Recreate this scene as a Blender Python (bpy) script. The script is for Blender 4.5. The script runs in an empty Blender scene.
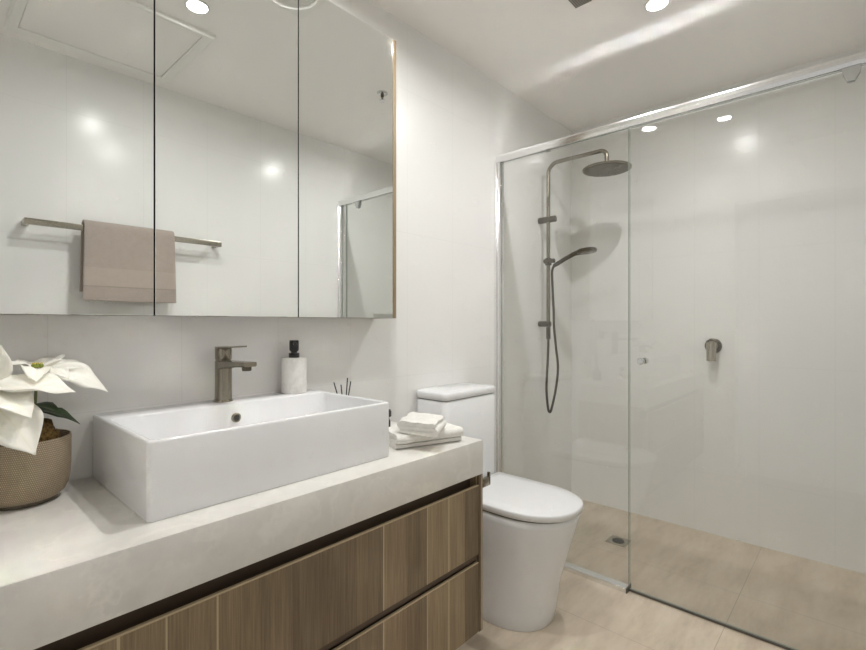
import bpy, bmesh, math, random
from mathutils import Vector, noise
random.seed(7)
S = bpy.context.scene
C = S.collection
PI = math.pi

# ------------------------------------------------------------------ camera, world, exposure
cam_d = bpy.data.cameras.new('camera')
cam = bpy.data.objects.new('camera', cam_d)
C.objects.link(cam)
S.camera = cam
cam_d.sensor_fit = 'HORIZONTAL'
cam_d.sensor_width = 36.0
cam_d.lens = 36.0 * 475.0 / 866.0
cam_d.clip_start = 0.01
cam_d.shift_y = -1.7 / 866.0
yaw = math.atan2(432, 475)
cam.location = (0, 0, 1.14)
cam.rotation_euler = (PI / 2, 0, yaw - PI / 2)

wd = bpy.data.worlds.new('world')
S.world = wd
wd.use_nodes = True
wd.node_tree.nodes['Background'].inputs[0].default_value = (1.0, 0.985, 0.96, 1)
wd.node_tree.nodes['Background'].inputs[1].default_value = 0.5
S.view_settings.view_transform = 'Standard'
S.view_settings.look = 'None'
S.view_settings.gamma = 1.0
S.view_settings.use_curve_mapping = False
S.view_settings.exposure = 0.06
BEAM_SCREEN = (7.0, 168.0)   # watts, spread of each lamp
BEAM_BASIN = (4.5, 178.0)
BEAM_FAN = (7.4, 164.0)
LAMP_LENS = 40.0
try:
    S.cycles.blur_glossy = 0.05
    S.cycles.caustics_reflective = True
    S.cycles.max_bounces = 14
    S.cycles.diffuse_bounces = 7
    S.cycles.glossy_bounces = 8
    S.cycles.transparent_max_bounces = 24
    S.cycles.use_denoising = True
    S.cycles.sample_clamp_indirect = 0.0
except Exception:
    pass

# ------------------------------------------------------------------ node helpers
class NT:
    def __init__(self, name):
        self.m = bpy.data.materials.new(name)
        self.m.use_nodes = True
        self.t = self.m.node_tree
        self.b = self.t.nodes['Principled BSDF']
        self.out = self.t.nodes['Material Output']
    def n(self, typ, **kw):
        nd = self.t.nodes.new(typ)
        for k, v in kw.items():
            setattr(nd, k, v)
        return nd
    def put(self, sock, v):
        if isinstance(v, bpy.types.NodeSocket):
            self.t.links.new(v, sock)
        else:
            sock.default_value = v
    def math(self, op, a, b=None, c=None, clamp=False):
        nd = self.n('ShaderNodeMath', operation=op, use_clamp=clamp)
        for i, v in enumerate((a, b, c)):
            if v is not None:
                self.put(nd.inputs[i], v)
        return nd.outputs[0]
    def mix(self, f, a, b):
        nd = self.n('ShaderNodeMix', data_type='RGBA')
        self.put(nd.inputs[0], f)
        self.put(nd.inputs[6], a)
        self.put(nd.inputs[7], b)
        return nd.outputs[2]
    def obj(self):
        return self.n('ShaderNodeTexCoord').outputs['Object']
    def uv(self):
        return self.n('ShaderNodeTexCoord').outputs['UV']
    def sep(self, v):
        return self.n('ShaderNodeSeparateXYZ'), v
    def xyz(self, v):
        nd = self.n('ShaderNodeSeparateXYZ')
        self.put(nd.inputs[0], v)
        return nd.outputs[0], nd.outputs[1], nd.outputs[2]
    def comb(self, x, y, z):
        nd = self.n('ShaderNodeCombineXYZ')
        for i, v in enumerate((x, y, z)):
            self.put(nd.inputs[i], v)
        return nd.outputs[0]
    def scale(self, v, s):
        nd = self.n('ShaderNodeVectorMath', operation='MULTIPLY')
        self.put(nd.inputs[0], v)
        nd.inputs[1].default_value = s
        return nd.outputs[0]
    def noise(self, v, scale, detail=4, rough=0.55):
        nd = self.n('ShaderNodeTexNoise')
        self.put(nd.inputs['Vector'], v)
        nd.inputs['Scale'].default_value = scale
        nd.inputs['Detail'].default_value = detail
        nd.inputs['Roughness'].default_value = rough
        return nd.outputs['Fac']
    def ramp(self, f, stops):
        nd = self.n('ShaderNodeValToRGB')
        self.put(nd.inputs[0], f)
        e = nd.color_ramp.elements
        while len(e) < len(stops):
            e.new(0.5)
        for el, (p, c) in zip(e, stops):
            el.position = p
            el.color = c if len(c) == 4 else (*c, 1)
        return nd.outputs[0]
    def bump(self, h, strength, dist=0.002):
        nd = self.n('ShaderNodeBump')
        nd.inputs['Strength'].default_value = strength
        nd.inputs['Distance'].default_value = dist
        self.put(nd.inputs['Height'], h)
        self.put(self.b.inputs['Normal'], nd.outputs[0])
    def set(self, **kw):
        for k, v in kw.items():
            self.put(self.b.inputs[k.replace('_', ' ')], v)
        return self

def srgb(r, g, b):
    f = lambda c: (c / 255 / 12.92) if c / 255 <= 0.04045 else ((c / 255 + 0.055) / 1.055) ** 2.4
    return (f(r), f(g), f(b), 1)

def plain(name, col, rough=0.5, metal=0.0, **kw):
    t = NT(name)
    t.set(Base_Color=col, Roughness=rough, Metallic=metal, **kw)
    return t.m

def tile_mat(name, ax, off, w, zoff, h, col):
    t = NT(name)
    x, y, z = t.xyz(t.obj())
    a = x if ax == 'x' else y
    def line(v, o, p):
        fr = t.math('FRACT', t.math('DIVIDE', t.math('SUBTRACT', v, o), p))
        d = t.math('MULTIPLY', t.math('MINIMUM', fr, t.math('SUBTRACT', 1.0, fr)), p)
        return t.math('LESS_THAN', d, 0.0009)
    g = t.math('MAXIMUM', line(a, off, w), line(z, zoff, h))
    nz = t.noise(t.obj(), 3.0, 3)
    c0 = t.mix(nz, tuple(c * 0.97 for c in col[:3]) + (1,), col)
    t.set(Base_Color=t.mix(g, c0, tuple(c * 0.86 for c in col[:3]) + (1,)),
          Roughness=t.math('ADD', 0.23, t.math('MULTIPLY', g, 0.4)), IOR=1.4)
    t.bump(t.math('MULTIPLY', g, -1.0), 0.25, 0.0008)
    return t.m

def floor_mat():
    t = NT('floor_tile')
    co = t.obj()
    x, y, z = t.xyz(co)
    def line(v, o, p):
        fr = t.math('FRACT', t.math('DIVIDE', t.math('SUBTRACT', v, o), p))
        d = t.math('MULTIPLY', t.math('MINIMUM', fr, t.math('SUBTRACT', 1.0, fr)), p)
        return t.math('LESS_THAN', d, 0.0012)
    g = t.math('MAXIMUM', line(x, 1.745, 0.6), line(y, 0.39, 1.2))
    n1 = t.noise(t.scale(co, (2.2, 7.0, 1)), 1.6, 6, 0.6)
    n2 = t.noise(t.scale(co, (10, 34, 1)), 1.4, 5, 0.6)
    f = t.math('ADD', t.math('MULTIPLY', n1, 0.75), t.math('MULTIPLY', n2, 0.25))
    c = t.ramp(f, [(0.3, srgb(176, 162, 143)), (0.5, srgb(198, 185, 166)), (0.72, srgb(212, 201, 184))])
    t.set(Base_Color=t.mix(g, c, srgb(164, 152, 135)), Roughness=0.42)
    t.bump(t.math('SUBTRACT', n2, g), 0.08, 0.001)
    return t.m

def wood_mat():
    t = NT('oak_laminate')
    co = t.obj()
    x, y, z = t.xyz(co)
    s = t.math('ADD', x, t.math('MULTIPLY', y, 1.0))
    warp = t.noise(t.comb(t.math('MULTIPLY', s, 9.0), 0.0, 0.0), 1.0, 1)
    q = t.math('DIVIDE', t.math('ADD', s, t.math('MULTIPLY', warp, 0.05)), 0.086)
    pid = t.math('FLOOR', q)
    fr = t.math('FRACT', q)
    wn = t.n('ShaderNodeTexWhiteNoise', noise_dimensions='1D')
    t.put(wn.inputs['W'], pid)
    r = wn.outputs['Value']
    seam = t.math('LESS_THAN', fr, 0.05)
    seam = t.math('MULTIPLY', seam, t.math('GREATER_THAN', r, 0.5))
    zz = t.math('ADD', z, t.math('MULTIPLY', r, 7.3))
    ring = t.noise(t.comb(t.math('MULTIPLY', s, 26.0), t.math('MULTIPLY', zz, 1.5), pid), 1.0, 3, 0.5)
    fine = t.noise(t.comb(t.math('MULTIPLY', s, 210.0), t.math('MULTIPLY', zz, 5.0), pid), 1.0, 4, 0.65)
    streak = t.noise(t.comb(t.math('MULTIPLY', s, 620.0), t.math('MULTIPLY', zz, 9.0), 0.0), 1.0, 2, 0.6)
    f = t.math('ADD', t.math('MULTIPLY', ring, 0.30), t.math('MULTIPLY', fine, 0.45))
    f = t.math('ADD', f, t.math('MULTIPLY', streak, 0.25))
    f = t.math('ADD', f, t.math('MULTIPLY', t.math('SUBTRACT', r, 0.5), 0.26))
    c = t.ramp(f, [(0.30, srgb(90, 74, 54)), (0.47, srgb(120, 103, 78)), (0.60, srgb(140, 122, 95)), (0.75, srgb(160, 142, 113))])
    t.set(Base_Color=t.mix(seam, c, srgb(176, 159, 128)), Roughness=0.48)
    t.bump(f, 0.10, 0.001)
    return t.m

def stone_mat():
    t = NT('quartz_stone')
    co = t.obj()
    d = t.noise(co, 5.0, 5, 0.6)
    v = t.noise(t.comb(*[t.math('ADD', a, t.math('MULTIPLY', d, 0.35)) for a in t.xyz(co)]), 4.5, 3, 0.5)
    vein = t.math('SUBTRACT', 1.0, t.math('MULTIPLY', t.math('ABSOLUTE', t.math('SUBTRACT', v, 0.5)), 26.0), clamp=True)
    vein = t.math('MULTIPLY', vein, t.math('MULTIPLY', t.noise(co, 9.0, 3), 0.95))
    base = t.ramp(t.noise(co, 14.0, 6, 0.65), [(0.3, srgb(210, 207, 201)), (0.7, srgb(220, 218, 213))])
    t.set(Base_Color=t.mix(vein, base, srgb(230, 227, 221)), Roughness=0.30)
    return t.m

def metal_brushed(name, col, rough=0.32):
    t = NT(name)
    nz = t.noise(t.scale(t.obj(), (60, 60, 900)), 1.0, 2)
    t.set(Base_Color=col, Metallic=1.0, Roughness=t.math('ADD', rough - 0.06, t.math('MULTIPLY', nz, 0.12)))
    return t.m

def glass_pane(name, parent, x0, x1, y0, y1, z0, z1):
    bm = B(); box(bm, x0, x1, y0, y1, z0, z1)
    bmesh.ops.recalc_face_normals(bm, faces=bm.faces[:])
    for f in bm.faces:
        f.material_index = 0 if abs(f.normal.x) > .9 else 1
    return obj(name, bm, [M['glass'], M['glass_edge']], parent)

def glass_mat(name, tint):
    t = NT(name)
    lw = t.n('ShaderNodeLayerWeight')
    lw.inputs['Blend'].default_value = 0.5
    p = t.math('POWER', lw.outputs['Facing'], 5.0)
    F = t.math('ADD', 0.055, t.math('MULTIPLY', p, 0.90))
    tr = t.n('ShaderNodeBsdfTransparent')
    tr.inputs[0].default_value = tint
    gl = t.n('ShaderNodeBsdfGlossy')
    gl.inputs['Roughness'].default_value = 0.0
    mx = t.n('ShaderNodeMixShader')
    t.put(mx.inputs[0], F)
    t.t.links.new(tr.outputs[0], mx.inputs[1])
    t.t.links.new(gl.outputs[0], mx.inputs[2])
    t.t.links.new(mx.outputs[0], t.out.inputs['Surface'])
    return t.m

def towel_mat(name, col, band=None):
    t = NT(name)
    co = t.obj()
    nz = t.noise(co, 420.0, 3, 0.7)
    n2 = t.noise(co, 35.0, 3, 0.6)
    c = t.mix(t.math('ADD', t.math('MULTIPLY', n2, 0.5), t.math('MULTIPLY', t.noise(co, 190.0, 3, 0.7), 0.6)), tuple(a * 0.74 for a in col[:3]) + (1,), tuple(min(1, a * 1.08) for a in col[:3]) + (1,))
    h = t.math('MULTIPLY', nz, 1.0)
    if band:
        u, v, w = t.xyz(t.uv())
        inb = t.math('MULTIPLY', t.math('GREATER_THAN', v, band[0]), t.math('LESS_THAN', v, band[1]))
        ln = t.math('LESS_THAN', t.math('ABSOLUTE', t.math('SUBTRACT', v, band[0])), 0.008)
        c = t.mix(t.math('MULTIPLY', inb, 0.35), c, tuple(min(1, a * 1.18) for a in col[:3]) + (1,))
        c = t.mix(t.math('MULTIPLY', ln, 0.5), c, tuple(a * 0.55 for a in col[:3]) + (1,))
        h = t.math('SUBTRACT', t.math('MULTIPLY', nz, t.math('SUBTRACT', 1.0, t.math('MULTIPLY', inb, 0.6))), t.math('MULTIPLY', ln, 1.0))
    t.set(Base_Color=c, Roughness=0.95)
    t.b.inputs['Sheen Weight'].default_value = 0.25
    t.bump(h, 0.55, 0.003)
    return t.m

def emit(name, col, s):
    t = NT(name)
    t.set(Base_Color=(0.8, 0.8, 0.8, 1), Emission_Color=col, Emission_Strength=s)
    return t.m

WALLC = srgb(232, 232, 230)
M = {}
M['tile_left'] = tile_mat('wall_tile_left', 'x', 0.217, 0.2972, 0.32, 0.6, WALLC)
M['tile_right'] = tile_mat('wall_tile_right', 'x', 0.493, 0.3227, 0.34, 0.6, WALLC)
M['tile_back'] = tile_mat('wall_tile_back', 'y', 0.401, 0.2972, 0.32, 0.6, WALLC)
M['paint'] = plain('ceiling_paint', srgb(238, 236, 233), 0.75)
M['paint_white'] = plain('white_plastic', srgb(232, 231, 227), 0.45)
M['floor'] = floor_mat()
M['wood'] = wood_mat()
M['wood_dark'] = plain('recess_brown', srgb(74, 60, 46), 0.6)
M['wood_edge'] = plain('light_oak_edging', srgb(172, 154, 124), 0.4)
M['stone'] = stone_mat()
M['ceramic'] = plain('white_ceramic', srgb(226, 227, 228), 0.07, IOR=1.5)
M['ceramic_lid'] = plain('white_seat_plastic', srgb(226, 227, 228), 0.16, IOR=1.5)
M['nickel'] = metal_brushed('brushed_nickel', srgb(144, 137, 124), 0.23)
M['nickel_light'] = metal_brushed('brushed_nickel_light', srgb(176, 170, 158), 0.24)
M['gun'] = metal_brushed('dark_nickel', srgb(96, 90, 80), 0.26)
M['chrome'] = plain('chrome', srgb(222, 222, 222), 0.08, 1.0)
M['alu'] = plain('polished_aluminium', srgb(236, 236, 236), 0.165, 1.0)
M['mirror'] = plain('mirror_glass', (0.89, 0.91, 0.895, 1), 0.0, 1.0)
M['mirror_edge'] = plain('mirror_edge', srgb(96, 98, 92), 0.25, 0.8)
M['glass'] = glass_mat('shower_glass', (0.978, 0.982, 0.977, 1))
M['glass_edge'] = plain('glass_edge', srgb(150, 160, 150), 0.12)
M['black'] = plain('black_plastic', srgb(22, 22, 23), 0.30)
M['seal'] = plain('dark_grey_seal', srgb(92, 88, 80), 0.5)
M['grate'] = plain('drain_dark', srgb(64, 64, 60), 0.4, 0.7)
M['shadow_gap'] = plain('gap_shade_grey', srgb(72, 70, 66), 0.6)  # dark grey standing in for the shade in the toilet's gaps
M['acrylic'] = plain('grey_clear_hinge', srgb(196, 198, 196), 0.12, 0.6)
M['towel_taupe'] = towel_mat('taupe_terry', srgb(170, 158, 149), (0.19, 0.43))
M['towel_white'] = towel_mat('white_terry', srgb(238, 236, 230), None)
M['soil'] = plain('soil', srgb(58, 44, 30), 0.95)
M['lamp_lens'] = emit('lamp_lens', (1.0, 0.99, 0.972, 1), LAMP_LENS)

def marble():
    t = NT('white_marble')
    co = t.obj()
    d = t.noise(co, 14.0, 5, 0.6)
    v = t.noise(t.comb(*[t.math('ADD', a, t.math('MULTIPLY', d, 0.08)) for a in t.xyz(co)]), 16.0, 3)
    vein = t.math('SUBTRACT', 1.0, t.math('MULTIPLY', t.math('ABSOLUTE', t.math('SUBTRACT', v, 0.5)), 14.0), clamp=True)
    t.set(Base_Color=t.mix(t.math('MULTIPLY', vein, 0.35), srgb(233, 231, 227), srgb(196, 193, 188)), Roughness=0.35)
    return t.m
M['marble'] = marble()

def pot_mat():
    t = NT('woven_bronze')
    u, v, w = t.xyz(t.uv())
    a = t.math('MULTIPLY', u, 150.0)
    b = t.math('MULTIPLY', v, 40.0)
    row = t.math('FLOOR', b)
    sh = t.math('MULTIPLY', t.math('MODULO', row, 2.0), 0.5)
    fx = t.math('SUBTRACT', t.math('FRACT', t.math('ADD', a, sh)), 0.5)
    fy = t.math('SUBTRACT', t.math('FRACT', b), 0.5)
    r = t.math('SQRT', t.math('ADD', t.math('MULTIPLY', fx, fx), t.math('MULTIPLY', fy, fy)))
    h = t.math('SUBTRACT', 1.0, t.math('MULTIPLY', r, 2.0), clamp=True)
    nz = t.noise(t.obj(), 60.0, 3)
    c = t.mix(h, srgb(146, 129, 106), srgb(228, 212, 184))
    c = t.mix(t.math('MULTIPLY', nz, 0.3), c, srgb(140, 120, 98))
    t.set(Base_Color=c, Roughness=0.42, Metallic=0.15)
    t.bump(h, 0.9, 0.002)
    return t.m
M['pot'] = pot_mat()

def leaf_like(name, c1, c2, rough=0.6, trans=0.25):
    t = NT(name)
    u, v, w = t.xyz(t.uv())
    side = t.math('ABSOLUTE', t.math('SUBTRACT', u, 0.5))
    ribs = t.math('FRACT', t.math('MULTIPLY', t.math('SUBTRACT', v, t.math('MULTIPLY', side, 0.6)), 8.0))
    rib = t.math('LESS_THAN', ribs, 0.10)
    mid = t.math('LESS_THAN', side, 0.018)
    f = t.math('MAXIMUM', t.math('MULTIPLY', rib, 0.35), mid)
    nz = t.noise(t.obj(), 40.0, 3)
    f = t.math('ADD', t.math('MULTIPLY', f, 0.6), t.math('MULTIPLY', nz, 0.3))
    t.set(Base_Color=t.mix(f, c1, c2), Roughness=rough)
    t.b.inputs['Subsurface Weight'].default_value = trans
    t.b.inputs['Subsurface Radius'].default_value = (0.006, 0.005, 0.004)
    t.bump(t.math('ADD', nz, t.math('MULTIPLY', rib, 0.5)), 0.25, 0.002)
    return t.m
M['bract'] = leaf_like('white_bract', srgb(246, 245, 238), srgb(238, 235, 219), 0.65, 0.15)
M['leaf'] = leaf_like('green_leaf', srgb(34, 52, 26), srgb(70, 92, 48), 0.45, 0.0)
M['stem'] = plain('green_stem', srgb(112, 116, 70), 0.6)
M['bud'] = plain('green_bud', srgb(128, 138, 50), 0.5)
M['pollen'] = plain('yellow_pollen', srgb(214, 196, 84), 0.6)

def moss():
    t = NT('brown_moss')
    nz = t.noise(t.obj(), 150.0, 4, 0.7)
    t.set(Base_Color=t.ramp(nz, [(0.35, srgb(70, 50, 22)), (0.55, srgb(120, 94, 48)), (0.75, srgb(160, 132, 76))]), Roughness=0.95)
    t.bump(nz, 1.0, 0.006)
    return t.m
M['moss'] = moss()

def mesh_grille():
    t = NT('grille_mesh')
    x, y, z = t.xyz(t.obj())
    f = lambda a: t.math('LESS_THAN', t.math('FRACT', t.math('DIVIDE', a, 0.0085)), 0.35)
    g = t.math('MAXIMUM', f(x), f(y))
    t.set(Base_Color=t.mix(g, srgb(48, 46, 43), srgb(150, 147, 140)), Roughness=0.5)
    return t.m
M['mesh'] = mesh_grille()

# ------------------------------------------------------------------ geometry helpers
def box(bm, x0, x1, y0, y1, z0, z1, bev=0.0, seg=2):
    t = bmesh.new()
    vs = [t.verts.new((x, y, z)) for z in (z0, z1) for y in (y0, y1) for x in (x0, x1)]
    for f in ((0, 2, 3, 1), (4, 5, 7, 6), (0, 1, 5, 4), (2, 6, 7, 3), (0, 4, 6, 2), (1, 3, 7, 5)):
        t.faces.new([vs[i] for i in f])
    if bev > 0:
        bmesh.ops.bevel(t, geom=t.edges[:], offset=bev, segments=seg, affect='EDGES', profile=0.5)
    join(bm, t)

def join(bm, t):
    me = bpy.data.meshes.new('tmp')
    t.to_mesh(me)
    t.free()
    bm.from_mesh(me)
    bpy.data.meshes.remove(me)

def loft(bm, rings, cap0=True, cap1=True, uv=False):
    R = [[bm.verts.new(p) for p in r] for r in rings]
    n = len(rings[0])
    for a, b in zip(R, R[1:]):
        for i in range(n):
            j = (i + 1) % n
            bm.faces.new((a[i], a[j], b[j], b[i]))
    if cap0:
        bm.faces.new(R[0][::-1])
    if cap1:
        bm.faces.new(R[-1])

def lathe(bm, c, prof, n=40, axis='z', cap0=True, cap1=True, uvs=False):
    """prof: list of (radius, height along axis)"""
    rings = []
    for r, h in prof:
        ring = []
        for i in range(n):
            a = 2 * PI * i / n
            p, q = r * math.cos(a), r * math.sin(a)
            d = {'z': (p, q, h), 'y': (q, h, p), 'x': (h, p, q)}[axis]
            ring.append((c[0] + d[0], c[1] + d[1], c[2] + d[2]))
        rings.append(ring)
    k0 = len(bm.faces)
    loft(bm, rings, cap0, cap1)
    if uvs:
        bm.faces.ensure_lookup_table()
        lay = bm.loops.layers.uv.verify()
        hs = [0.0]
        for (r0, h0), (r1, h1) in zip(prof, prof[1:]):
            hs.append(hs[-1] + math.hypot(r1 - r0, h1 - h0))
        L = hs[-1]
        for k in range(len(prof) - 1):
            for i in range(n):
                f = bm.faces[k0 + k * n + i]
                uvv = ((i / n, hs[k] / L), ((i + 1) / n, hs[k] / L), ((i + 1) / n, hs[k + 1] / L), (i / n, hs[k + 1] / L))
                for lp, u in zip(f.loops, uvv):
                    lp[lay].uv = u

def spline(pts, sub=8):
    P = [Vector(p) for p in pts]
    P = [P[0] * 2 - P[1]] + P + [P[-1] * 2 - P[-2]]
    out = []
    for i in range(1, len(P) - 2):
        a, b, c, d = P[i - 1:i + 3]
        for k in range(sub):
            t = k / sub
            out.append(0.5 * ((2 * b) + (c - a) * t + (2 * a - 5 * b + 4 * c - d) * t * t + (3 * b - a - 3 * c + d) * t ** 3))
    out.append(P[-2])
    return out

def tube(bm, pts, rad, n=14, smooth=0):
    if smooth:
        pts = spline(pts, smooth)
    P = [Vector(p) for p in pts]
    rad = rad if isinstance(rad, (list, tuple)) else [rad] * len(P)
    T = []
    for i in range(len(P)):
        a, b = P[max(i - 1, 0)], P[min(i + 1, len(P) - 1)]
        T.append((b - a).normalized())
    up = Vector((0, 0, 1)) if abs(T[0].z) < 0.9 else Vector((1, 0, 0))
    N = T[0].cross(up).normalized()
    rings = []
    for i, p in enumerate(P):
        N = (N - T[i] * N.dot(T[i])).normalized()
        B = T[i].cross(N)
        rings.append([p + (N * math.cos(2 * PI * k / n) + B * math.sin(2 * PI * k / n)) * rad[i] for k in range(n)])
    loft(bm, rings)

def arc(c, r, a0, a1, n, u, v):
    c, u, v = Vector(c), Vector(u), Vector(v)
    return [c + u * r * math.cos(a0 + (a1 - a0) * i / n) + v * r * math.sin(a0 + (a1 - a0) * i / n) for i in range(n + 1)]

def rrect(x0, x1, y0, y1, r, z, n=6):
    out = []
    for cx, cy, a0 in ((x1 - r, y1 - r, 0), (x0 + r, y1 - r, PI / 2), (x0 + r, y0 + r, PI), (x1 - r, y0 + r, 1.5 * PI)):
        for k in range(n + 1):
            a = a0 + PI / 2 * k / n
            out.append((cx + r * math.cos(a), cy + r * math.sin(a), z))
    return out

def prism(bm, poly, axis, a, b):
    def mk(p, t):
        return {'y': (p[0], t, p[1]), 'x': (t, p[0], p[1]), 'z': (p[0], p[1], t)}[axis]
    loft(bm, [[mk(p, a) for p in poly], [mk(p, b) for p in poly]])

def worigin(o):
    v = Vector((0, 0, 0))
    while o:
        v += o.location
        o = o.parent
    return v

def obj(name, bm, mat, parent=None, ang=35, smooth=True):
    """link bm (built in world coordinates) as one mesh object"""
    bmesh.ops.recalc_face_normals(bm, faces=bm.faces[:])
    off = worigin(parent)
    for v in bm.verts:
        v.co -= off
    me = bpy.data.meshes.new(name)
    bm.to_mesh(me)
    bm.free()
    mats = mat if isinstance(mat, (list, tuple)) else [mat]
    for m_ in mats:
        me.materials.append(m_)
    if smooth:
        me.shade_smooth()
        me.set_sharp_from_angle(angle=math.radians(ang))
    o = bpy.data.objects.new(name, me)
    C.objects.link(o)
    if parent:
        o.parent = parent
    return o

def thing(name, label, cat, loc=(0, 0, 0), group=None):
    o = bpy.data.objects.new(name, None)
    o.empty_display_size = 0.05
    C.objects.link(o)
    o.location = loc
    return tag(o, label, cat, group)

def tag(o, label, cat, group=None):
    o['label'] = label
    o['category'] = cat
    if group:
        o['group'] = group
    return o

def struct(name, bm, mat):
    o = obj(name, bm, mat)
    o['kind'] = 'structure'
    return o

def B():
    return bmesh.new()

def quick(name, mat, parent, fn, *a, **k):
    bm = B()
    fn(bm, *a, **k)
    return obj(name, bm, mat, parent)

# ------------------------------------------------------------------ room shell
WY, RY, BX, FX, H = 1.425, -0.18, 2.92, -0.03, 2.4
bm = B(); box(bm, FX - 0.12, BX + 0.12, RY - 0.12, WY + 0.12, -0.1, 0.0); struct('floor', bm, M['floor'])
bm = B(); box(bm, FX - 0.12, BX + 0.12, RY - 0.12, WY + 0.12, H, H + 0.1); struct('ceiling', bm, M['paint'])
bm = B(); box(bm, FX - 0.12, BX + 0.12, WY, WY + 0.12, 0, H); struct('wall_left', bm, M['tile_left'])
bm = B(); box(bm, BX, BX + 0.12, RY, WY, 0, H); struct('wall_back', bm, M['tile_back'])
# right wall with a recessed shower niche
NX0, NX1, NZ0, NZ1 = 2.375, 2.78, 0.90, 1.213
bm = B()
box(bm, FX - 0.12, NX0, RY - 0.12, RY, 0, H)
box(bm, NX1, BX + 0.12, RY - 0.12, RY, 0, H)
box(bm, NX0, NX1, RY - 0.12, RY, 0, NZ0)
box(bm, NX0, NX1, RY - 0.12, RY, NZ1, H)
box(bm, NX0, NX1, RY - 0.12, RY - 0.095, NZ0, NZ1)
struct('wall_right', bm, M['tile_right'])
# front wall with the doorway the camera stands in
bm = B()
box(bm, FX - 0.12, FX, 0.72, WY, 0, H)
box(bm, FX - 0.12, FX, RY, -0.12, 0, H)
box(bm, FX - 0.12, FX, -0.12, 0.72, 2.05, H)
struct('wall_front', bm, M['paint'])

# ------------------------------------------------------------------ ceiling fittings
def downlight(name, x, y, label, group, ws):
    t = thing(name, label, 'light', (x, y, H), group)
    quick('trim_ring', M['paint_white'], t, lathe, (x, y, H), [(0.046, 0), (0.046, -0.004), (0.043, -0.006), (0.038, -0.006), (0.037, 0)], 40)
    quick('lens', M['lamp_lens'], t, lathe, (x, y, H), [(0.0365, -0.0015), (0.0365, -0.004)], 36)
    quick('led', M['lamp_lens'], t, lathe, (x, y, H), [(0.024, -0.0035), (0.024, -0.0048)], 28)
    beam(x, y, H - 0.0066, t, ws)
    return t
def beam(x, y, z, parent, ws):
    """the light a downlight's LED throws down through its reflector"""
    ld = bpy.data.lights.new('led_beam', 'AREA')
    ld.shape = 'DISK'
    ld.size = 0.030
    ld.energy = ws[0]
    ld.spread = math.radians(ws[1])
    ld.color = (1.0, 0.99, 0.972)
    o = bpy.data.objects.new('led_beam', ld)
    C.objects.link(o)
    o.parent = parent
    o.location = (0, 0, z - H)
    return o
G = 'recessed ceiling downlights'
downlight('downlight', 1.975, 0.605, 'round ceiling downlight in front of the shower screen, top of the photo', G, BEAM_SCREEN)
downlight('downlight', 0.765, 0.638, 'round ceiling downlight over the basin area, seen in the middle mirror door', G, BEAM_BASIN)

fx, fy = 0.955, 1.018
fan = thing('exhaust_fan', 'square white ceiling exhaust fan with round grille reflected at the mirror seam', 'exhaust fan', (fx, fy, H))
bm = B(); box(bm, fx - .125, fx + .125, fy - .125, fy + .125, H - .016, H, .003); obj('cover_plate', bm, M['paint_white'], fan)
quick('ring', M['paint_white'], fan, lathe, (fx, fy, H), [(0.114, -.015), (0.112, -.027), (0.096, -.029), (0.092, -.016)], 48, cap0=False, cap1=False)
bm = B()
for k in range(6):
    r0 = 0.046 + k * 0.0078
    lathe(bm, (fx, fy, H), [(r0 + .004, -.0155), (r0 + .004, -.022), (r0, -.022), (r0, -.0155)], 40, cap0=False, cap1=False)
obj('grille', bm, M['paint_white'], fan)
quick('lens', M['lamp_lens'], fan, lathe, (fx, fy, H), [(0.036, -.0155), (0.036, -.022)], 36)
quick('led', M['lamp_lens'], fan, lathe, (fx, fy, H), [(0.024, -.0215), (0.024, -.0232)], 28)
beam(fx, fy, H - 0.0245, fan, BEAM_FAN)

vx, vy = 1.752, 0.820
vt = thing('ceiling_vent', 'small square dark mesh ceiling vent at the top edge of the photo', 'vent', (vx, vy, H))
bm = B()
for a in ((-.040, .040, -.040, -.034), (-.040, .040, .034, .040), (-.040, -.034, -.034, .034), (.034, .040, -.034, .034)):
    box(bm, vx + a[0], vx + a[1], vy + a[2], vy + a[3], H - .004, H, .001)
obj('frame', bm, M['paint_white'], vt)
bm = B(); box(bm, vx - .034, vx + .034, vy - .034, vy + .034, H - .003, H - .0005); obj('mesh_panel', bm, M['mesh'], vt)

sx, sy = 1.735, 0.645
sp = thing('fire_sprinkler', 'small chrome fire sprinkler on ceiling, reflected near the mirror right edge', 'sprinkler', (sx, sy, H))
quick('rosette', M['chrome'], sp, lathe, (sx, sy, H), [(0.030, 0), (0.029, -.006), (0.016, -.010), (0.010, -.010)], 32)
quick('nozzle', M['gun'], sp, lathe, (sx, sy, H), [(0.009, -.010), (0.009, -.022), (0.005, -.026), (0.005, -.040)], 20)
quick('deflector', M['chrome'], sp, lathe, (sx, sy, H), [(0.004, -.040), (0.016, -.042), (0.016, -.044), (0.003, -.045)], 24)

hx0, hx1, hy0, hy1 = 0.265, 0.90, -0.10, 0.495
ht = thing('access_hatch', 'square white ceiling access hatch with moulded frame, reflected in the mirror', 'hatch', ((hx0 + hx1) / 2, (hy0 + hy1) / 2, H))
prof = [(0.0, 0.0), (0.0, -0.010), (0.008, -0.016), (0.028, -0.012), (0.040, -0.006), (0.040, 0.0)]
bm = B()
ringz = []
for d, z in prof:
    ringz.append([(hx0 + d, hy0 + d, H + z), (hx1 - d, hy0 + d, H + z), (hx1 - d, hy1 - d, H + z), (hx0 + d, hy1 - d, H + z)])
loft(bm, ringz, False, False)
obj('frame', bm, M['paint_white'], ht, ang=20)
bm = B(); box(bm, hx0 + .043, hx1 - .043, hy0 + .043, hy1 - .043, H - .004, H, .001); obj('panel', bm, M['paint'], ht)

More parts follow.
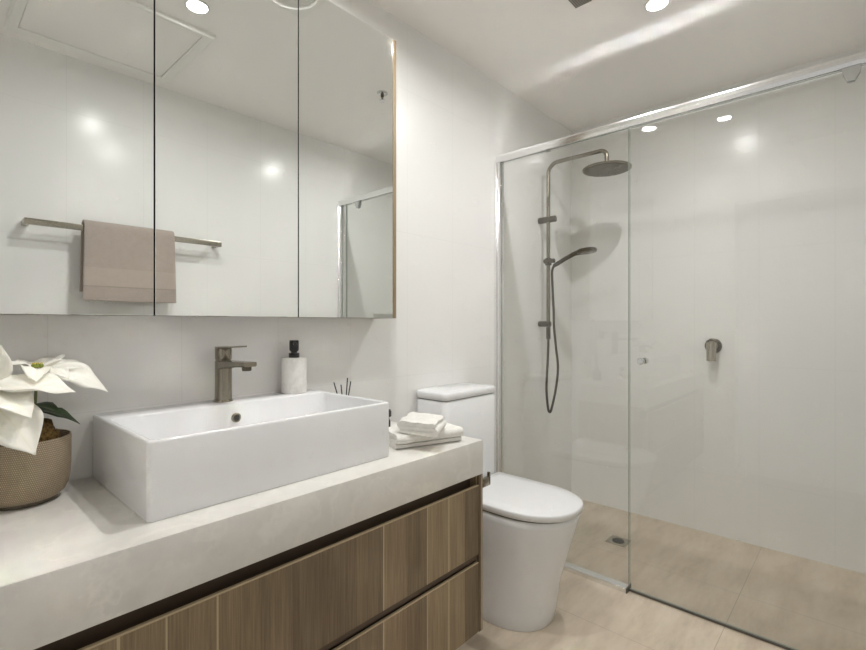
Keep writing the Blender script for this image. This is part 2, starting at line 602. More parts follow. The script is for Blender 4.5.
# ------------------------------------------------------------------ vanity
VX0, VX1, VY0 = FX + 0.002, 1.261, 0.925
van = thing('vanity_cabinet', 'wall hung oak woodgrain vanity cabinet with two long drawers', 'cabinet', (0.61, 1.17, 0.137))
bm = B(); box(bm, VX0, VX1 - .0185, .955, WY - .001, .137, .153); box(bm, VX0, VX1 - .0185, .965, .98, .153, .646); box(bm, VX0, VX1 - .0185, WY - .02, WY - .001, .153, .646)
box(bm, VX0, VX1 - .0185, .935, .965, .372, .386)
obj('carcass', bm, M['wood_dark'], van)
bm = B(); box(bm, VX1 - .018, VX1, .9265, WY - .001, .137, .647, .0008, 1); obj('side_panel', bm, M['wood'], van)
for z0, z1 in ((.391, .6146), (.139, .364)):
    bm = B()
    y0 = .928
    prism(bm, [(y0, z0), (y0, z1 - .002), (y0 + .0015, z1), (y0 + .006, z1), (y0 + .020, z1 - .016), (y0 + .020, z0)], 'x', VX0, VX1 - .020)
    dw = obj('drawer', bm, M['wood'], van, ang=25)
    bm = B(); box(bm, VX0, VX1 - .020, y0 - .0004, y0 + .010, z1 - .0026, z1 + .0004, .0006, 1); obj('edge_strip', bm, M['wood_edge'], dw)

bm = B(); box(bm, VX0, VX1, VY0, WY - .001, .648, .759, .0025, 2)
tag(obj('vanity_benchtop', bm, M['stone']), 'thick off-white stone vanity top with deep front apron', 'countertop')

# toilet paper hook on the cabinet side
hk = thing('wall_hook', 'short brushed metal hook on the vanity cabinet side beside toilet lid', 'hook', (1.261, .945, .61))
bm = B(); box(bm, 1.261, 1.265, .930, .965, .588, .634, .001); obj('back_plate', bm, M['nickel'], hk)
bm = B(); box(bm, 1.265, 1.324, .940, .950, .592, .622, .0015); box(bm, 1.317, 1.324, .940, .950, .594, .636, .0015); obj('arm', bm, M['nickel'], hk)

# ------------------------------------------------------------------ basin
BX0, BX1, BY0, BY1, BZ0, BZ1 = 0.302, 0.924, 1.006, 1.419, 0.7592, 0.915
ba = thing('vessel_basin', 'rectangular white ceramic vessel basin on the stone vanity top', 'basin', ((BX0 + BX1) / 2, 1.21, BZ0))
bm = B()
def rr(i, z, r):
    return rrect(BX0 + i, BX1 - i, BY0 + i, BY1 - i, r, z)
ix0, ix1, iy0, iy1 = BX0 + .013, BX1 - .013, BY0 + .013, 1.316
rings = [rr(.002, BZ0, .009), rr(.0005, BZ0 + .001, .010), rr(.0, BZ0 + .003, .010),
         rr(0, BZ1 - .005, .010), rr(.0012, BZ1 - .0015, .010), rr(.004, BZ1, .008),
         rrect(ix0 - .003, ix1 + .003, iy0 - .003, iy1 + .003, .014, BZ1), rrect(ix0 - .0008, ix1 + .0008, iy0 - .0008, iy1 + .0008, .013, BZ1 - .001),
         rrect(ix0, ix1, iy0, iy1, .014, BZ1 - .004), rrect(ix0 + .003, ix1 - .003, iy0 + .003, iy1 - .003, .020, .825),
         rrect(ix0 + .010, ix1 - .010, iy0 + .010, iy1 - .010, .026, .812), rrect(ix0 + .03, ix1 - .03, iy0 + .03, iy1 - .03, .03, .806),
         rrect(ix0 + .2, ix1 - .2, iy0 + .12, iy1 - .12, .02, .802)]
loft(bm, rings)
obj('bowl', bm, M['ceramic'], ba, ang=60)
ox, oy, oz = .618, 1.314, .874
bm = B(); lathe(bm, (ox, oy, oz), [(0.0135, .002), (.0135, -.003), (.0115, -.0045), (.009, -.004), (.008, .0)], 28, axis='y'); of = obj('overflow_ring', bm, M['nickel'], ba)
bm = B(); lathe(bm, (ox, oy, oz), [(0.0085, -.0035), (.0085, -.0042)], 24, axis='y'); obj('overflow_hole', bm, M['grate'], of)
bm = B(); lathe(bm, (.615, 1.17, .802), [(0.031, 0), (.031, .003), (.027, .006), (.0, .0065)], 32, cap1=False); obj('waste_plug', bm, M['nickel'], ba)

# basin mixer tap
tx, ty, tz = .608, 1.372, BZ1
tp = thing('basin_mixer_tap', 'brushed nickel mixer tap with flat lever standing on the basin back ledge', 'tap', (tx, ty, tz))
quick('base_ring', M['nickel'], tp, lathe, (tx, ty, tz), [(.0265, 0), (.0265, .004), (.0255, .006), (.02, .006)], 40)
quick('body', M['nickel'], tp, lathe, (tx, ty, tz), [(.0235, .005), (.0230, .03), (.0228, .116), (.0205, .1185), (.0205, .121)], 40)
bm = B()
y1, y2 = ty - .012, ty - .162
rg = []
for t_ in [i / 8 for i in range(9)]:
    y = y1 + (y2 - y1) * t_
    hw = .0215 - .0035 * t_
    zt, zb = tz + .1175 + .004 * t_, tz + .093 + .016 * t_ ** 0.6
    rg.append([(tx - hw, y, zb + .003), (tx - hw + .003, y, zb), (tx + hw - .003, y, zb), (tx + hw, y, zb + .003), (tx + hw, y, zt - .002), (tx + hw - .002, y, zt), (tx - hw + .002, y, zt), (tx - hw, y, zt - .002)])
loft(bm, rg)
sp_ = obj('spout', bm, M['nickel'], tp)
bm = B(); lathe(bm, (tx, ty - .142, tz), [(.0125, .112), (.0125, .100), (.011, .097), (.009, .099)], 28); obj('aerator', bm, M['gun'], sp_)
quick('handle', M['nickel'], tp, lathe, (tx, ty, tz), [(.0212, .120), (.0225, .123), (.0228, .151), (.0218, .1535), (.010, .1535)], 40)
bm = B()
rg = []
for y, hw, z in ((ty + .0215, .016, .1535), (ty, .0215, .1535), (ty - .03, .0185, .1545), (ty - .07, .0150, .1565), (ty - .120, .0115, .160)):
    rg.append([(tx - hw, y, tz + z), (tx + hw, y, tz + z), (tx + hw, y, tz + z + .004), (tx - hw, y, tz + z + .004)])
loft(bm, rg)
obj('lever', bm, M['nickel'], tp)

# soap dispenser
dx, dy, dz = .838, 1.372, BZ1
sd = thing('soap_dispenser', 'white marble soap dispenser with black pump on the basin ledge', 'soap dispenser', (dx, dy, dz))
quick('bottle', M['marble'], sd, lathe, (dx, dy, dz), [(.034, 0), (.0385, .0015), (.0395, .005), (.0395, .108), (.038, .1125), (.033, .114)], 48)
quick('collar', M['black'], sd, lathe, (dx, dy, dz), [(.0170, .1138), (.0170, .127), (.0155, .129), (.0095, .130), (.0095, .138)], 32)
bm = B()
lathe(bm, (dx, dy, dz), [(.0125, .134), (.0150, .140), (.0150, .166), (.0138, .170), (.0, .1705)], 32, cap1=False)
tube(bm, [(dx, dy, dz + .160), (dx - .012, dy - .026, dz + .160), (dx - .016, dy - .034, dz + .156)], .0058, 12)
obj('pump_head', bm, M['black'], sd)

# reed diffuser behind the basin
rx, ry, rz = 1.012, 1.335, .7592
rd = thing('reed_diffuser', 'reed diffuser behind the basin, only its thin black reeds showing', 'diffuser', (rx, ry, rz))
quick('bottle', M['black'], rd, lathe, (rx, ry, rz), [(.026, 0), (.028, .004), (.028, .052), (.022, .060), (.012, .064), (.012, .076), (.0105, .076)], 32)
for (ax, ay, zt) in ((-.036, .012, .938), (-.012, .004, .928), (.013, .0, .950), (.030, .004, .936)):
    quick('reed', M['black'], rd, tube, [(rx - ax * .12, ry - ay * .12, rz + .03), (rx + ax, ry + ay, zt)], .0021, 8)

sbx, sby, sbz = 1.045, 1.155, .7592
sb = thing('small_bottle', 'small black bottle on vanity top, mostly hidden behind basin right corner', 'bottle', (sbx, sby, sbz))
quick('body', M['black'], sb, lathe, (sbx, sby, sbz), [(.010, 0), (.0125, .002), (.0125, .062), (.009, .070), (.009, .074)], 28)
quick('cap', M['black'], sb, lathe, (sbx, sby, sbz), [(.0095, .074), (.0155, .078), (.0155, .094), (.012, .100), (.004, .101)], 28)

# ------------------------------------------------------------------ folded white towels
def ribbon(bm, path, thick, o, u, length, w, nl=22, jit=.0015, seed=0, sag=None):
    """path in (along u, z); extruded along w for length; closed loop cross-section"""
    P = [Vector((a, b)) for a, b in path]
    L, Rr = [], []
    for i in range(len(P)):
        t = (P[min(i + 1, len(P) - 1)] - P[max(i - 1, 0)]).normalized()
        nrm = Vector((-t.y, t.x))
        e = min(i, len(P) - 1 - i)
        th = thick / 2 * (0.72 if e == 0 else 1)
        L.append(P[i] + nrm * th)
        Rr.append(P[i] - nrm * th)
    loop = L + Rr[::-1]
    o, u, w = Vector(o), Vector(u), Vector(w)
    rings = []
    for k in range(nl + 1):
        s = k / nl
        e = min(s, 1 - s) * length
        rr_ = 1 - max(0, 1 - e / (thick * .5)) ** 2 * .10
        ring = []
        for p in loop:
            q = o + u * p.x + w * (s * length) + Vector((0, 0, p.y))
            nz = noise.noise_vector(q * 28 + Vector((seed, 0, 0)))
            q = q + Vector((nz.x * jit, nz.y * jit, nz.z * jit * .8 * min(1, p.y / .01)))
            ring.append(q)
        cz = sum((q.z for q in ring)) / len(ring)
        rings.append(ring)
    loft(bm, rings)

def fold_path(width, th, n):
    """serpentine with n layers, laid from z = th/2 up"""
    gap = th * 1.02
    pts = []
    for k in range(n):
        z = th / 2 + k * gap
        m = 9
        ln = [(width * i / m, z) for i in range(m + 1)]
        r = gap / 2
        ln = [(min(max(x, r), width - r), z) for x, z in ln]
        if k % 2:
            ln = ln[::-1]
        pts += ln
        if k < n - 1:
            s = 1 if k % 2 == 0 else -1
            cx_ = width - r if s > 0 else r
            for a in (-.6, 0, .6):
                ang_ = a * PI / 2 / .9
                pts.append((cx_ + s * r * math.cos(ang_), z + r + r * math.sin(ang_)))
    return pts

def inplane(v):
    return Vector((v[0], v[1], 0)).normalized()

a = inplane((.215, -.075, 0)); b = inplane((.075, .215, 0))
bm = B()
ribbon(bm, fold_path(.170, .0145, 3), .0140, Vector((.978, 1.036, .7596)), b, .232, a, 24, .003, 3)
tag(obj('bath_towel', bm, M['towel_white'], ang=60), 'larger folded white towel lying on the vanity top, under the small one', 'towel')
a2 = inplane((.03, -.13, 0)); b2 = inplane((.125, .075, 0))
bm = B()
ribbon(bm, fold_path(.134, .0125, 3)[::-1], .0122, Vector((1.004, 1.056, .8055)), a2, .140, b2, 18, .0055, 9)
tag(obj('hand_towel', bm, M['towel_white'], ang=60), 'small folded white towel resting on top of the larger white towel', 'towel')

# ------------------------------------------------------------------ poinsettia
px, py, pz = .162, 1.338, .7592
pl = thing('potted_poinsettia', 'white poinsettia plant in a woven bronze pot left of the basin', 'potted plant', (px, py, pz))
quick('pot_foot', M['gun'], pl, lathe, (px, py, pz), [(.058, 0), (.060, .002), (.060, .008), (.05, .009)], 40)
bm = B()
lathe(bm, (px, py, pz), [(.054, .006), (.064, .009), (.072, .016), (.078, .029), (.0815, .046), (.083, .070), (.0835, .100), (.0835, .133), (.083, .136), (.081, .136), (.0805, .130), (.077, .108)], 56, uvs=True, cap1=False)
pot = obj('pot', bm, M['pot'], pl)
quick('soil', M['soil'], pl, lathe, (px, py, pz), [(.0775, .110), (.05, .114), (.0, .115)], 32, cap0=False, cap1=False)
bm = B()
t = bmesh.new()
bmesh.ops.create_icosphere(t, subdivisions=4, radius=1.0)
for v in t.verts:
    n_ = noise.fractal(v.co * 2.6, .8, 2.2, 4) * .20
    v.co = Vector((px + .022, py - .026, pz + .128)) + Vector((v.co.x * .036, v.co.y * .034, v.co.z * .048)) * (1 + n_)
join(bm, t)
obj('moss', bm, M['moss'], pl, ang=180)

def blade(base, tip, width, nrm, sag=0.0, fold=.25, wav=.05, lobes=0, blunt=.55, n=14, m=6, seed=0):
    """leaf shaped sheet from base to tip with thickness"""
    bm = B()
    base, tip = Vector(base), Vector(tip)
    d = tip - base
    L = d.length
    d.normalize()
    nrm = Vector(nrm)
    side = d.cross(nrm).normalized()
    nrm = side.cross(d).normalized()
    lay = bm.loops.layers.uv.verify()
    G_ = []
    for i in range(n + 1):
        s = i / n
        w = math.sin(PI * min(1, s ** .85 * .5 / blunt) if s < blunt else PI * (.5 + .5 * ((s - blunt) / (1 - blunt)))) if True else 0
        w = max(w, 0) ** (.85 if s < blunt else 1.15)
        if lobes:
            w *= 1 - .22 * abs(math.sin(s * lobes * PI)) * (1 if .15 < s < .9 else 0)
        w = max(w, .02 if s > .02 else .06) * width / 2
        row = []
        for j in range(m + 1):
            t_ = j / m * 2 - 1
            p = base + d * (L * s) + side * (w * t_)
            h = math.sin(PI * s) * sag + fold * abs(t_) * w
            q = noise.noise(Vector((s * 3.1 + seed * 7.7, t_ * 1.6, seed))) * wav * width * (0.3 + abs(t_)) * math.sin(PI * min(1, s * 1.05))
            p = p + nrm * (h + q)
            row.append((bm.verts.new(p), (j / m, s)))
        G_.append(row)
    for i in range(n):
        for j in range(m):
            q = (G_[i][j], G_[i][j + 1], G_[i + 1][j + 1], G_[i + 1][j])
            f = bm.faces.new([x[0] for x in q])
            for lp, x in zip(f.loops, q):
                lp[lay].uv = x[1]
    return bm

def sheet(name, mat, parent, bm, th=.0007):
    o = obj(name, bm, mat, parent, ang=180)
    md = o.modifiers.new('thickness', 'SOLIDIFY')
    md.thickness = th
    return o

def bloom(c, petals, stem_to):
    c = Vector(c)
    for i, (tip, w, nrm, sag, fold) in enumerate(petals):
        t_ = Vector(tip)
        base = c + (t_ - c) * .06 + Vector((0, 0, -.004))
        sheet('bract', M['bract'], pl, blade(base, tip, w, nrm, sag, fold, .24, 0, .5, 18, 10, seed=i + c.x * 10))
    quick('stem', M['stem'], pl, tube, [Vector(stem_to), Vector(stem_to) * .5 + c * .5 + Vector((.004, .004, 0)), c - Vector((0, 0, .003))], .0028, 8, 6)
    fc = None
    bm = B()
    for k in range(9):
        a_ = k * 2.4
        r = .0032 * math.sqrt(k)
        for v in bmesh.ops.create_uvsphere(bm, u_segments=10, v_segments=8, radius=.0036)['verts']:
            v.co.z *= 1.3
            v.co += c + Vector((r * math.cos(a_), r * math.sin(a_), .004))
    fc = obj('flower_center', bm, M['bud'], pl)
    bm = B()
    for k in range(9):
        a_ = k * 2.4
        r = .0034 * math.sqrt(k)
        for v in bmesh.ops.create_uvsphere(bm, u_segments=8, v_segments=6, radius=.0017)['verts']:
            v.co += c + Vector((r * math.cos(a_), r * math.sin(a_), .0095))
    obj('pollen', bm, M['pollen'], fc)

U = (0, 0, 1)
A = (.179, 1.293, 1.046)
bloom(A, [((.303, 1.280, .984), .066, (.25, -.75, 1), .016, .12),
          ((.287, 1.345, 1.026), .050, (.2, -.5, 1), .012, .15),
          ((.243, 1.375, 1.064), .042, (0, .3, 1), .006, .2),
          ((.170, 1.385, 1.052), .045, (0, .2, 1), .008, .2),
          ((.110, 1.335, 1.060), .046, (0, 0, 1), .006, .2),
          ((.105, 1.262, 1.056), .046, (0, -.1, 1), .006, .2),
          ((.165, 1.196, 1.026), .052, (0, -.2, 1), .012, .2),
          ((.222, 1.232, 1.024), .048, (.1, -.2, 1), .010, .2)], (px + .008, py - .01, pz + .11))
Bc = (.084, 1.225, 1.026)
bloom(Bc, [((.226, 1.190, 1.000), .085, (.15, -.45, 1), .012, .10),
           ((.150, 1.138, .965), .080, (.2, -.6, .9), .010, .12),
           ((.157, 1.150, .893), .092, (.25, -1, .35), .010, .08),
           ((.060, 1.120, .960), .075, (-.1, -.7, .8), .012, .15),
           ((.112, 1.180, 1.100), .062, (.3, -1, .3), .006, .12),
           ((.020, 1.170, 1.070), .060, (-.4, -.4, 1), .010, .15),
           ((.010, 1.270, 1.045), .060, (-.3, .1, 1), .010, .15),
           ((.075, 1.300, 1.060), .055, (0, .2, 1), .008, .15)], (px - .012, py - .02, pz + .11))
for i, (b_, t_, w, n_) in enumerate((((.175, 1.322, .955), (.256, 1.305, .913), .048, (.2, -.25, 1)),
                                   ((.165, 1.310, .965), (.215, 1.262, .948), .045, (.1, -.3, 1)),
                                   ((.150, 1.345, .960), (.185, 1.402, .945), .050, (0, .3, 1)),
                                   ((.145, 1.330, .960), (.050, 1.345, .925), .055, (-.3, 0, 1)),
                                   ((.150, 1.310, .955), (.130, 1.235, .925), .050, (0, -.4, 1)))):
    sheet('leaf', M['leaf'], pl, blade(b_, t_, w, n_, .008, .18, .10, 2.0, .45, 16, 6, seed=20 + i))
    quick('leaf_stalk', M['stem'], pl, tube, [(px, py - .01, pz + .115), b_], .0016, 6)

# ------------------------------------------------------------------ mirror cabinet
MX0, MX1, MY0, MZ0, MZ1 = 0.0, 1.2235, 1.300, 1.1585, 2.197
mc = thing('mirror_cabinet', 'three door mirrored wall cabinet with oak side panel above the basin', 'mirror cabinet', ((MX0 + MX1) / 2, 1.36, MZ0))
bm = B(); box(bm, MX0 + .0, MX1 - .0155, 1.3195, WY - .001, MZ0 + .001, MZ0 + .017); box(bm, MX0, MX1 - .0155, 1.3195, WY - .001, MZ1 - .017, MZ1 - .001)
box(bm, MX0 - .016, MX0, 1.300, WY - .001, MZ0, MZ1); box(bm, MX0, MX1 - .0155, 1.335, 1.345, MZ0 + .017, MZ1 - .017)
obj('carcass', bm, M['wood'], mc)
bm = B(); box(bm, MX1 - .0155, MX1, 1.2985, WY - .001, MZ0, MZ1, .0006, 1); obj('side_panel', bm, M['wood'], mc)
for x0, x1 in ((MX0 + .002, .404), (.407, .807), (.810, MX1 - .0175)):
    bm = B()
    box(bm, x0, x1, MY0, MY0 + .018, MZ0 + .0005, MZ1 - .0005)
    d_ = obj('door', bm, [M['mirror_edge']], mc)
    bm = B()
    box(bm, x0 + .0004, x1 - .0004, MY0 - .0012, MY0 - .0001, MZ0 + .001, MZ1 - .001, .0006, 1)
    obj('mirror_panel', bm, M['mirror'], d_, ang=10)

# ------------------------------------------------------------------ towel rail and taupe towel on the right wall
tr = thing('towel_rail', 'long flat brushed metal towel rail seen in the mirror holding a taupe towel', 'towel rail', (.757, RY, 1.587))
bm = B(); box(bm, .330, 1.184, -.108, -.094, 1.572, 1.600, .0025); obj('bar', bm, M['nickel_light'], tr)
for x in (.330, 1.162):
    bm = B(); box(bm, x, x + .022, RY, -.108, 1.574, 1.598, .002); obj('bracket', bm, M['nickel_light'], tr)

bm = B()
path = [(-.134, 1.292), (-.134, 1.40), (-.131, 1.52), (-.128, 1.575), (-.121, 1.604), (-.109, 1.6125), (-.094, 1.6125), (-.082, 1.603), (-.0775, 1.575), (-.076, 1.50), (-.075, 1.40), (-.074, 1.30), (-.073, 1.243)]
P2 = []
sp2 = spline([(0, a_, b_) for a_, b_ in path], 5)
nx = 30
lay = bm.loops.layers.uv.verify()
rows = []
acc = [0.0]
for p, q in zip(sp2, sp2[1:]):
    acc.append(acc[-1] + (q - p).length)
for i, p in enumerate(sp2):
    row = []
    for j in range(nx + 1):
        s = j / nx
        x = .540 + .388 * s
        fall = max(0, (1.60 - p.z)) / .36
        frontside = 1 if p.y > -.1 else -1
        w = noise.noise(Vector((x * 9, p.z * 3, frontside * 3))) * .006 * fall + math.sin(x * 19 + frontside) * .003 * fall
        x += (s - .5) * .012 * fall
        zz = p.z + noise.noise(Vector((x * 6, 0, frontside * 2.0))) * .006 * (1 if i in (0, len(sp2) - 1) else 0)
        row.append((bm.verts.new((x, p.y + max(w, -.006) + .003 * fall * frontside, zz)), (s, 1 - acc[i] / acc[-1] if frontside > 0 else 0.5)))
    rows.append(row)
L_front = [i for i, p in enumerate(sp2) if p.y > -.1]
for i in range(len(rows) - 1):
    for j in range(nx):
        q = (rows[i][j], rows[i][j + 1], rows[i + 1][j + 1], rows[i + 1][j])
        f = bm.faces.new([a_[0] for a_ in q])
        for lp, a_ in zip(f.loops, q):
            lp[lay].uv = (a_[1][0], (a_[0].co.z - 1.243) / .37 if a_[0].co.y > -.1 else .6)
tw = obj('hanging_towel', bm, M['towel_taupe'], ang=180)
md = tw.modifiers.new('thickness', 'SOLIDIFY'); md.thickness = .011; md.offset = 1
md = tw.modifiers.new('soften', 'BEVEL'); md.width = .003; md.segments = 2
tag(tw, 'taupe grey towel draped over the long towel rail, seen in the mirror', 'towel')

# ------------------------------------------------------------------ toilet
tcx = 1.63
to = thing('toilet', 'white back-to-wall toilet with closed lid between vanity and shower screen', 'toilet', (tcx, 1.2, 0))
def dring(hw, yf, z, yb=WY - .002, n=28, k=1.0, e=2.3):
    """D outline: straight back, superelliptic front"""
    out = []
    ys = yf + hw * 1.28 * k
    for i in range(n + 1):
        a_ = PI + PI * i / n
        c_, s_ = math.cos(a_), math.sin(a_)
        out.append((tcx + hw * math.copysign(abs(c_) ** (2 / e), c_), ys + (ys - yf) * math.copysign(abs(s_) ** (2 / e), s_), z))
    for f in (.25, .5, .75, 1.0):
        out.append((tcx + hw, ys + (yb - ys) * f, z))
    for f in (.66, .33, 0, -.33, -.66):
        out.append((tcx + hw * f, yb, z))
    for f in (1.0, .75, .5, .25):
        out.append((tcx - hw, ys + (yb - ys) * f, z))
    return out
bm = B()
loft(bm, [dring(.148, .886, 0), dring(.151, .882, .006), dring(.154, .875, .05), dring(.158, .860, .15), dring(.166, .832, .25), dring(.174, .804, .34), dring(.179, .786, .405), dring(.179, .783, .424), dring(.175, .788, .430)])
obj('pan', bm, M['ceramic'], to, ang=50)
bm = B(); loft(bm, [dring(.170, .793, .430, 1.235), dring(.170, .793, .437, 1.235)]); obj('seat_gap_shade', bm, M['shadow_gap'], to)  # thin seat layer coloured dark as the shade between lid and pan
bm = B(); loft(bm, [dring(.176, .780, .436, 1.24), dring(.181, .773, .439, 1.243), dring(.182, .771, .450, 1.243), dring(.182, .771, .457, 1.243), dring(.1808, .7725, .4605, 1.2425), dring(.177, .777, .4627, 1.239), dring(.13, .84, .4645, 1.2)]); obj('lid', bm, M['ceramic_lid'], to, ang=60)
def cring(i, z, r=.03):
    return rrect(1.445 + i, 1.812 - i, 1.246 + i, WY - .002, r, z, 8)
bm = B(); loft(bm, [cring(.004, .4305), cring(.002, .437), cring(.002, .816), cring(.006, .821)]); obj('cistern', bm, M['ceramic'], to, ang=60)
bm = B(); loft(bm, [cring(.009, .820), cring(.009, .8245)]); obj('lid_gap_shade', bm, M['shadow_gap'], to)  # dark ring added as the shade line between cistern and its lid
bm = B(); loft(bm, [cring(.003, .8245), cring(.0, .828), cring(.0, .847), cring(.003, .853), cring(.010, .856), cring(.06, .8575, .02)]); obj('cistern_lid', bm, M['ceramic'], to, ang=60)

# ------------------------------------------------------------------ shower screen
ss = thing('shower_screen', 'frameless glass shower screen with aluminium top rail beside the toilet', 'shower screen', (2.06, .7, 0))
GX = 2.060
prof = [(2.0435, 1.972), (2.0410, 1.9845), (2.0418, 1.9853), (2.0535, 1.9853), (2.0535, 1.987), (2.0500, 2.0005), (2.0500, 2.0093), (2.0507, 2.010),
        (2.0748, 2.010), (2.0755, 2.0093), (2.0755, 1.990), (2.0845, 1.990), (2.085, 1.9895), (2.085, 1.972)]
bm = B(); prism(bm, prof, 'y', RY + .001, WY - .001); obj('top_rail', bm, M['alu'], ss, ang=15)
for s_, yw in ((-1, WY), (1, RY)):
    bm = B()
    def span(d):
        return sorted((yw + s_ * .001, yw + s_ * d))
    ya, yb = span(.034); box(bm, 2.043, 2.0535, ya, yb, .001, 1.9715, .0025)
    ya, yb = span(.0335); box(bm, 2.0535, 2.0665, ya, yb, .001, 1.9715)
    ya, yb = span(.034); box(bm, 2.0665, 2.080, ya, yb, .001, 1.9715, .0025)
    ya, yb = span(.016); box(bm, 2.038, 2.0435, ya, yb, .001, 1.9715, .0015)
    obj('wall_channel', bm, M['alu'], ss)
glass_pane('fixed_panel', ss, GX - .004, GX + .004, .7455, WY - .0337, .010, 1.9715)
glass_pane('fixed_panel', ss, GX - .004, GX + .004, RY + .0337, -.097, .010, 1.9715)
bm = B()
box(bm, 2.028, 2.055, .746, WY - .035, .0005, .022, .002); box(bm, 2.065, 2.080, .746, WY - .035, .0005, .016, .002); box(bm, 2.055, 2.065, .746, WY - .035, .0005, .0095)
obj('bottom_channel', bm, M['alu'], ss)
bm = B(); box(bm, 2.028, 2.080, .742, .7455, .0005, .024); obj('end_cap', bm, M['seal'], ss)

sdoor = thing('shower_door', 'clear glass pivot shower door with round knob, right of the fixed pane', 'shower door', (GX, .33, 0))
glass_pane('glass_panel', sdoor, GX - .004, GX + .004, -.092, .7405, .012, 1.9695)
bm = B(); box(bm, GX - .0055, GX + .0055, -.092, .7405, .002, .0118, .001); obj('bottom_seal', bm, M['seal'], sdoor)
for s_ in (-1, 1):
    bm = B(); lathe(bm, (GX + s_ * .004, .687, .982), [(.010, 0), (.010, s_ * .004), (.0075, s_ * .008), (.0075, s_ * .014), (.0125, s_ * .018), (.0135, s_ * .026), (.011, s_ * .030), (.0, s_ * .030)], 28, axis='x', cap1=False); obj('knob', bm, M['chrome'], sdoor)
for z0, s_ in ((1.9715, -1), (.0, 1)):
    hp = [(.056, z0), (.053, z0 + s_ * .020), (.042, z0 + s_ * .044), (.024, z0 + s_ * .044), (.011, z0 + s_ * .020), (.008, z0)]
    hp = [(a_, b_ + (.0125 if s_ > 0 else 0)) for a_, b_ in hp]
    bm = B(); prism(bm, hp, 'x', GX - .012, GX - .0045); prism(bm, hp, 'x', GX + .0045, GX + .012)
    obj('pivot_hinge', bm, M['acrylic'], sdoor)

# ------------------------------------------------------------------ shower column
cx_, cy_ = 2.50, 1.365
sc = thing('overhead_shower', 'brushed nickel overhead shower column with large round rose on the left wall', 'shower', (cx_, cy_, 1.04))
bm = B()
pts = [Vector((cx_, cy_, 1.05)), Vector((cx_, cy_, 2.0))]
pts += arc((cx_, cy_ - .06, 2.008), .06, 0, PI / 2, 10, (0, 1, 0), (0, 0, 1))
pts += [Vector((cx_, 1.10, 2.068))]
pts += arc((cx_, 1.055, 2.033), .035, PI / 2, PI, 8, (0, 1, 0), (0, 0, 1))
pts += [Vector((cx_, 1.02, 1.992))]
tube(bm, pts, .0112, 18)
obj('riser_pipe', bm, M['nickel'], sc)
for z in (1.744, 1.130 + .006):
    bm = B()
    tube(bm, [(cx_, WY - .0005, z), (cx_, cy_ - .045 if z > 1.5 else cy_ - .012, z)], .0185 if z > 1.5 else .0165, 24)
    obj('bracket', bm, M['gun'], sc)
bm = B(); tube(bm, [(cx_, cy_, 1.048), (cx_, cy_, 1.115)], .0125, 18); obj('outlet', bm, M['gun'], sc)
rsx, rsy, rsz = cx_, 1.02, 1.958
rs = quick('shower_rose', M['nickel'], sc, lathe, (rsx, rsy, rsz), [(.118, 0), (.124, .002), (.125, .008), (.121, .0115), (.04, .017), (.022, .020), (.018, .040), (.013, .042)], 56)
quick('spray_face', M['gun'], rs, lathe, (rsx, rsy, rsz), [(.114, .0005), (.114, -.0015), (.0, -.0018)], 48, cap1=False)
bm = B(); tube(bm, [(cx_, cy_, 1.478), (cx_, cy_, 1.518)], .0185, 22); tube(bm, [(cx_ - .006, cy_ + .022, 1.502), (cx_ - .012, cy_ - .044, 1.500)], .0130, 18); obj('slider', bm, M['gun'], sc)

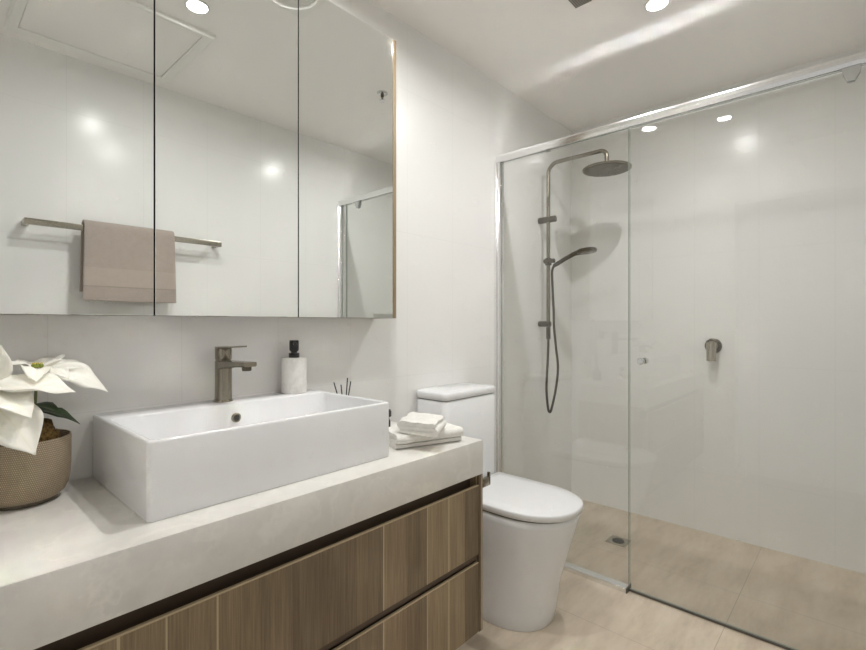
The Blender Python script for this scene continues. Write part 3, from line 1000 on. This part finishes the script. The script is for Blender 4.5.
hs = thing('hand_shower', 'brushed nickel hand shower with hose held on the shower column slider', 'hand shower', (cx_, cy_ - .04, 1.50))
h0 = Vector((cx_ + .004, 1.353, 1.462)); h1 = Vector((cx_ + .002, 1.205, 1.530)); 
bm = B()
tube(bm, [(cx_ + .016, 1.338, 1.474), (cx_ + .015, 1.312, 1.486), (cx_ + .011, 1.262, 1.509), (cx_ + .004, 1.205, 1.530), (cx_, 1.172, 1.536)], [.0105, .0125, .0120, .0125, .016], 16)
obj('handle', bm, M['gun'], hs)
bm = B()
t = bmesh.new()
lathe(t, (0, 0, 0), [(.050, -.010), (.054, -.008), (.055, .002), (.050, .010), (.030, .014), (.0, .015)], 36, cap1=False)
from mathutils import Matrix
t.transform(Matrix.Translation((cx_, 1.132, 1.538)) @ Matrix.Rotation(math.radians(-6), 4, 'X'))
join(bm, t)
obj('head', bm, M['gun'], hs)
bm = B()
tube(bm, [(cx_ + .0162, 1.339, 1.4735), (cx_ + .021, 1.352, 1.445), (cx_ + .023, 1.353, 1.40), (cx_ + .024, 1.350, 1.33), (cx_ + .020, 1.342, 1.22), (cx_ + .014, 1.336, 1.12), (cx_ + .030, 1.332, 1.00), (cx_ + .040, 1.325, .88), (cx_ + .034, 1.335, .76), (cx_ + .016, 1.352, .645), (cx_ + .008, 1.361, .622), (cx_, 1.368, .65), (cx_ - .010, 1.372, .76), (cx_ - .004, 1.368, .90), (cx_, 1.366, 1.0), (cx_, cy_, 1.047)], .0072, 12, 8)
obj('hose', bm, M['gun'], hs)

mx = thing('shower_mixer', 'brushed nickel shower mixer tap with downward lever on back wall', 'tap', (BX, .606, 1.018))
quick('wall_plate', M['gun'], mx, lathe, (BX, .606, 1.018), [(.041, 0), (.041, -.006), (.038, -.008), (.020, -.008)], 40, axis='x')
bm = B(); lathe(bm, (BX, .606, 1.018), [(.026, -.006), (.026, -.040), (.024, -.043), (.0, -.043)], 36, axis='x', cap1=False); obj('body', bm, M['nickel'], mx)
bm = B(); tube(bm, [(BX - .046, .606, 1.036), (BX - .050, .606, 1.0), (BX - .054, .606, .938)], [.024, .024, .0225], 28); obj('lever', bm, M['nickel_light'], mx)

dr = thing('floor_drain', 'small square metal drain with round grate in the shower floor', 'drain', (2.49, .955, 0))
bm = B()
for a_ in ((-.05, .05, -.05, -.036), (-.05, .05, .036, .05), (-.05, -.036, -.036, .036), (.036, .05, -.036, .036)):
    box(bm, 2.49 + a_[0], 2.49 + a_[1], .955 + a_[2], .955 + a_[3], .0002, .003, .0008, 1)
obj('frame', bm, M['nickel_light'], dr)
bm = B(); box(bm, 2.454, 2.526, .919, .991, .0002, .0022); obj('plate', bm, M['nickel_light'], dr)
bm = B(); lathe(bm, (2.49, .955, 0), [(.030, .002), (.030, .0035), (.0, .0036)], 32, cap1=False); gr = obj('grate', bm, M['grate'], dr)
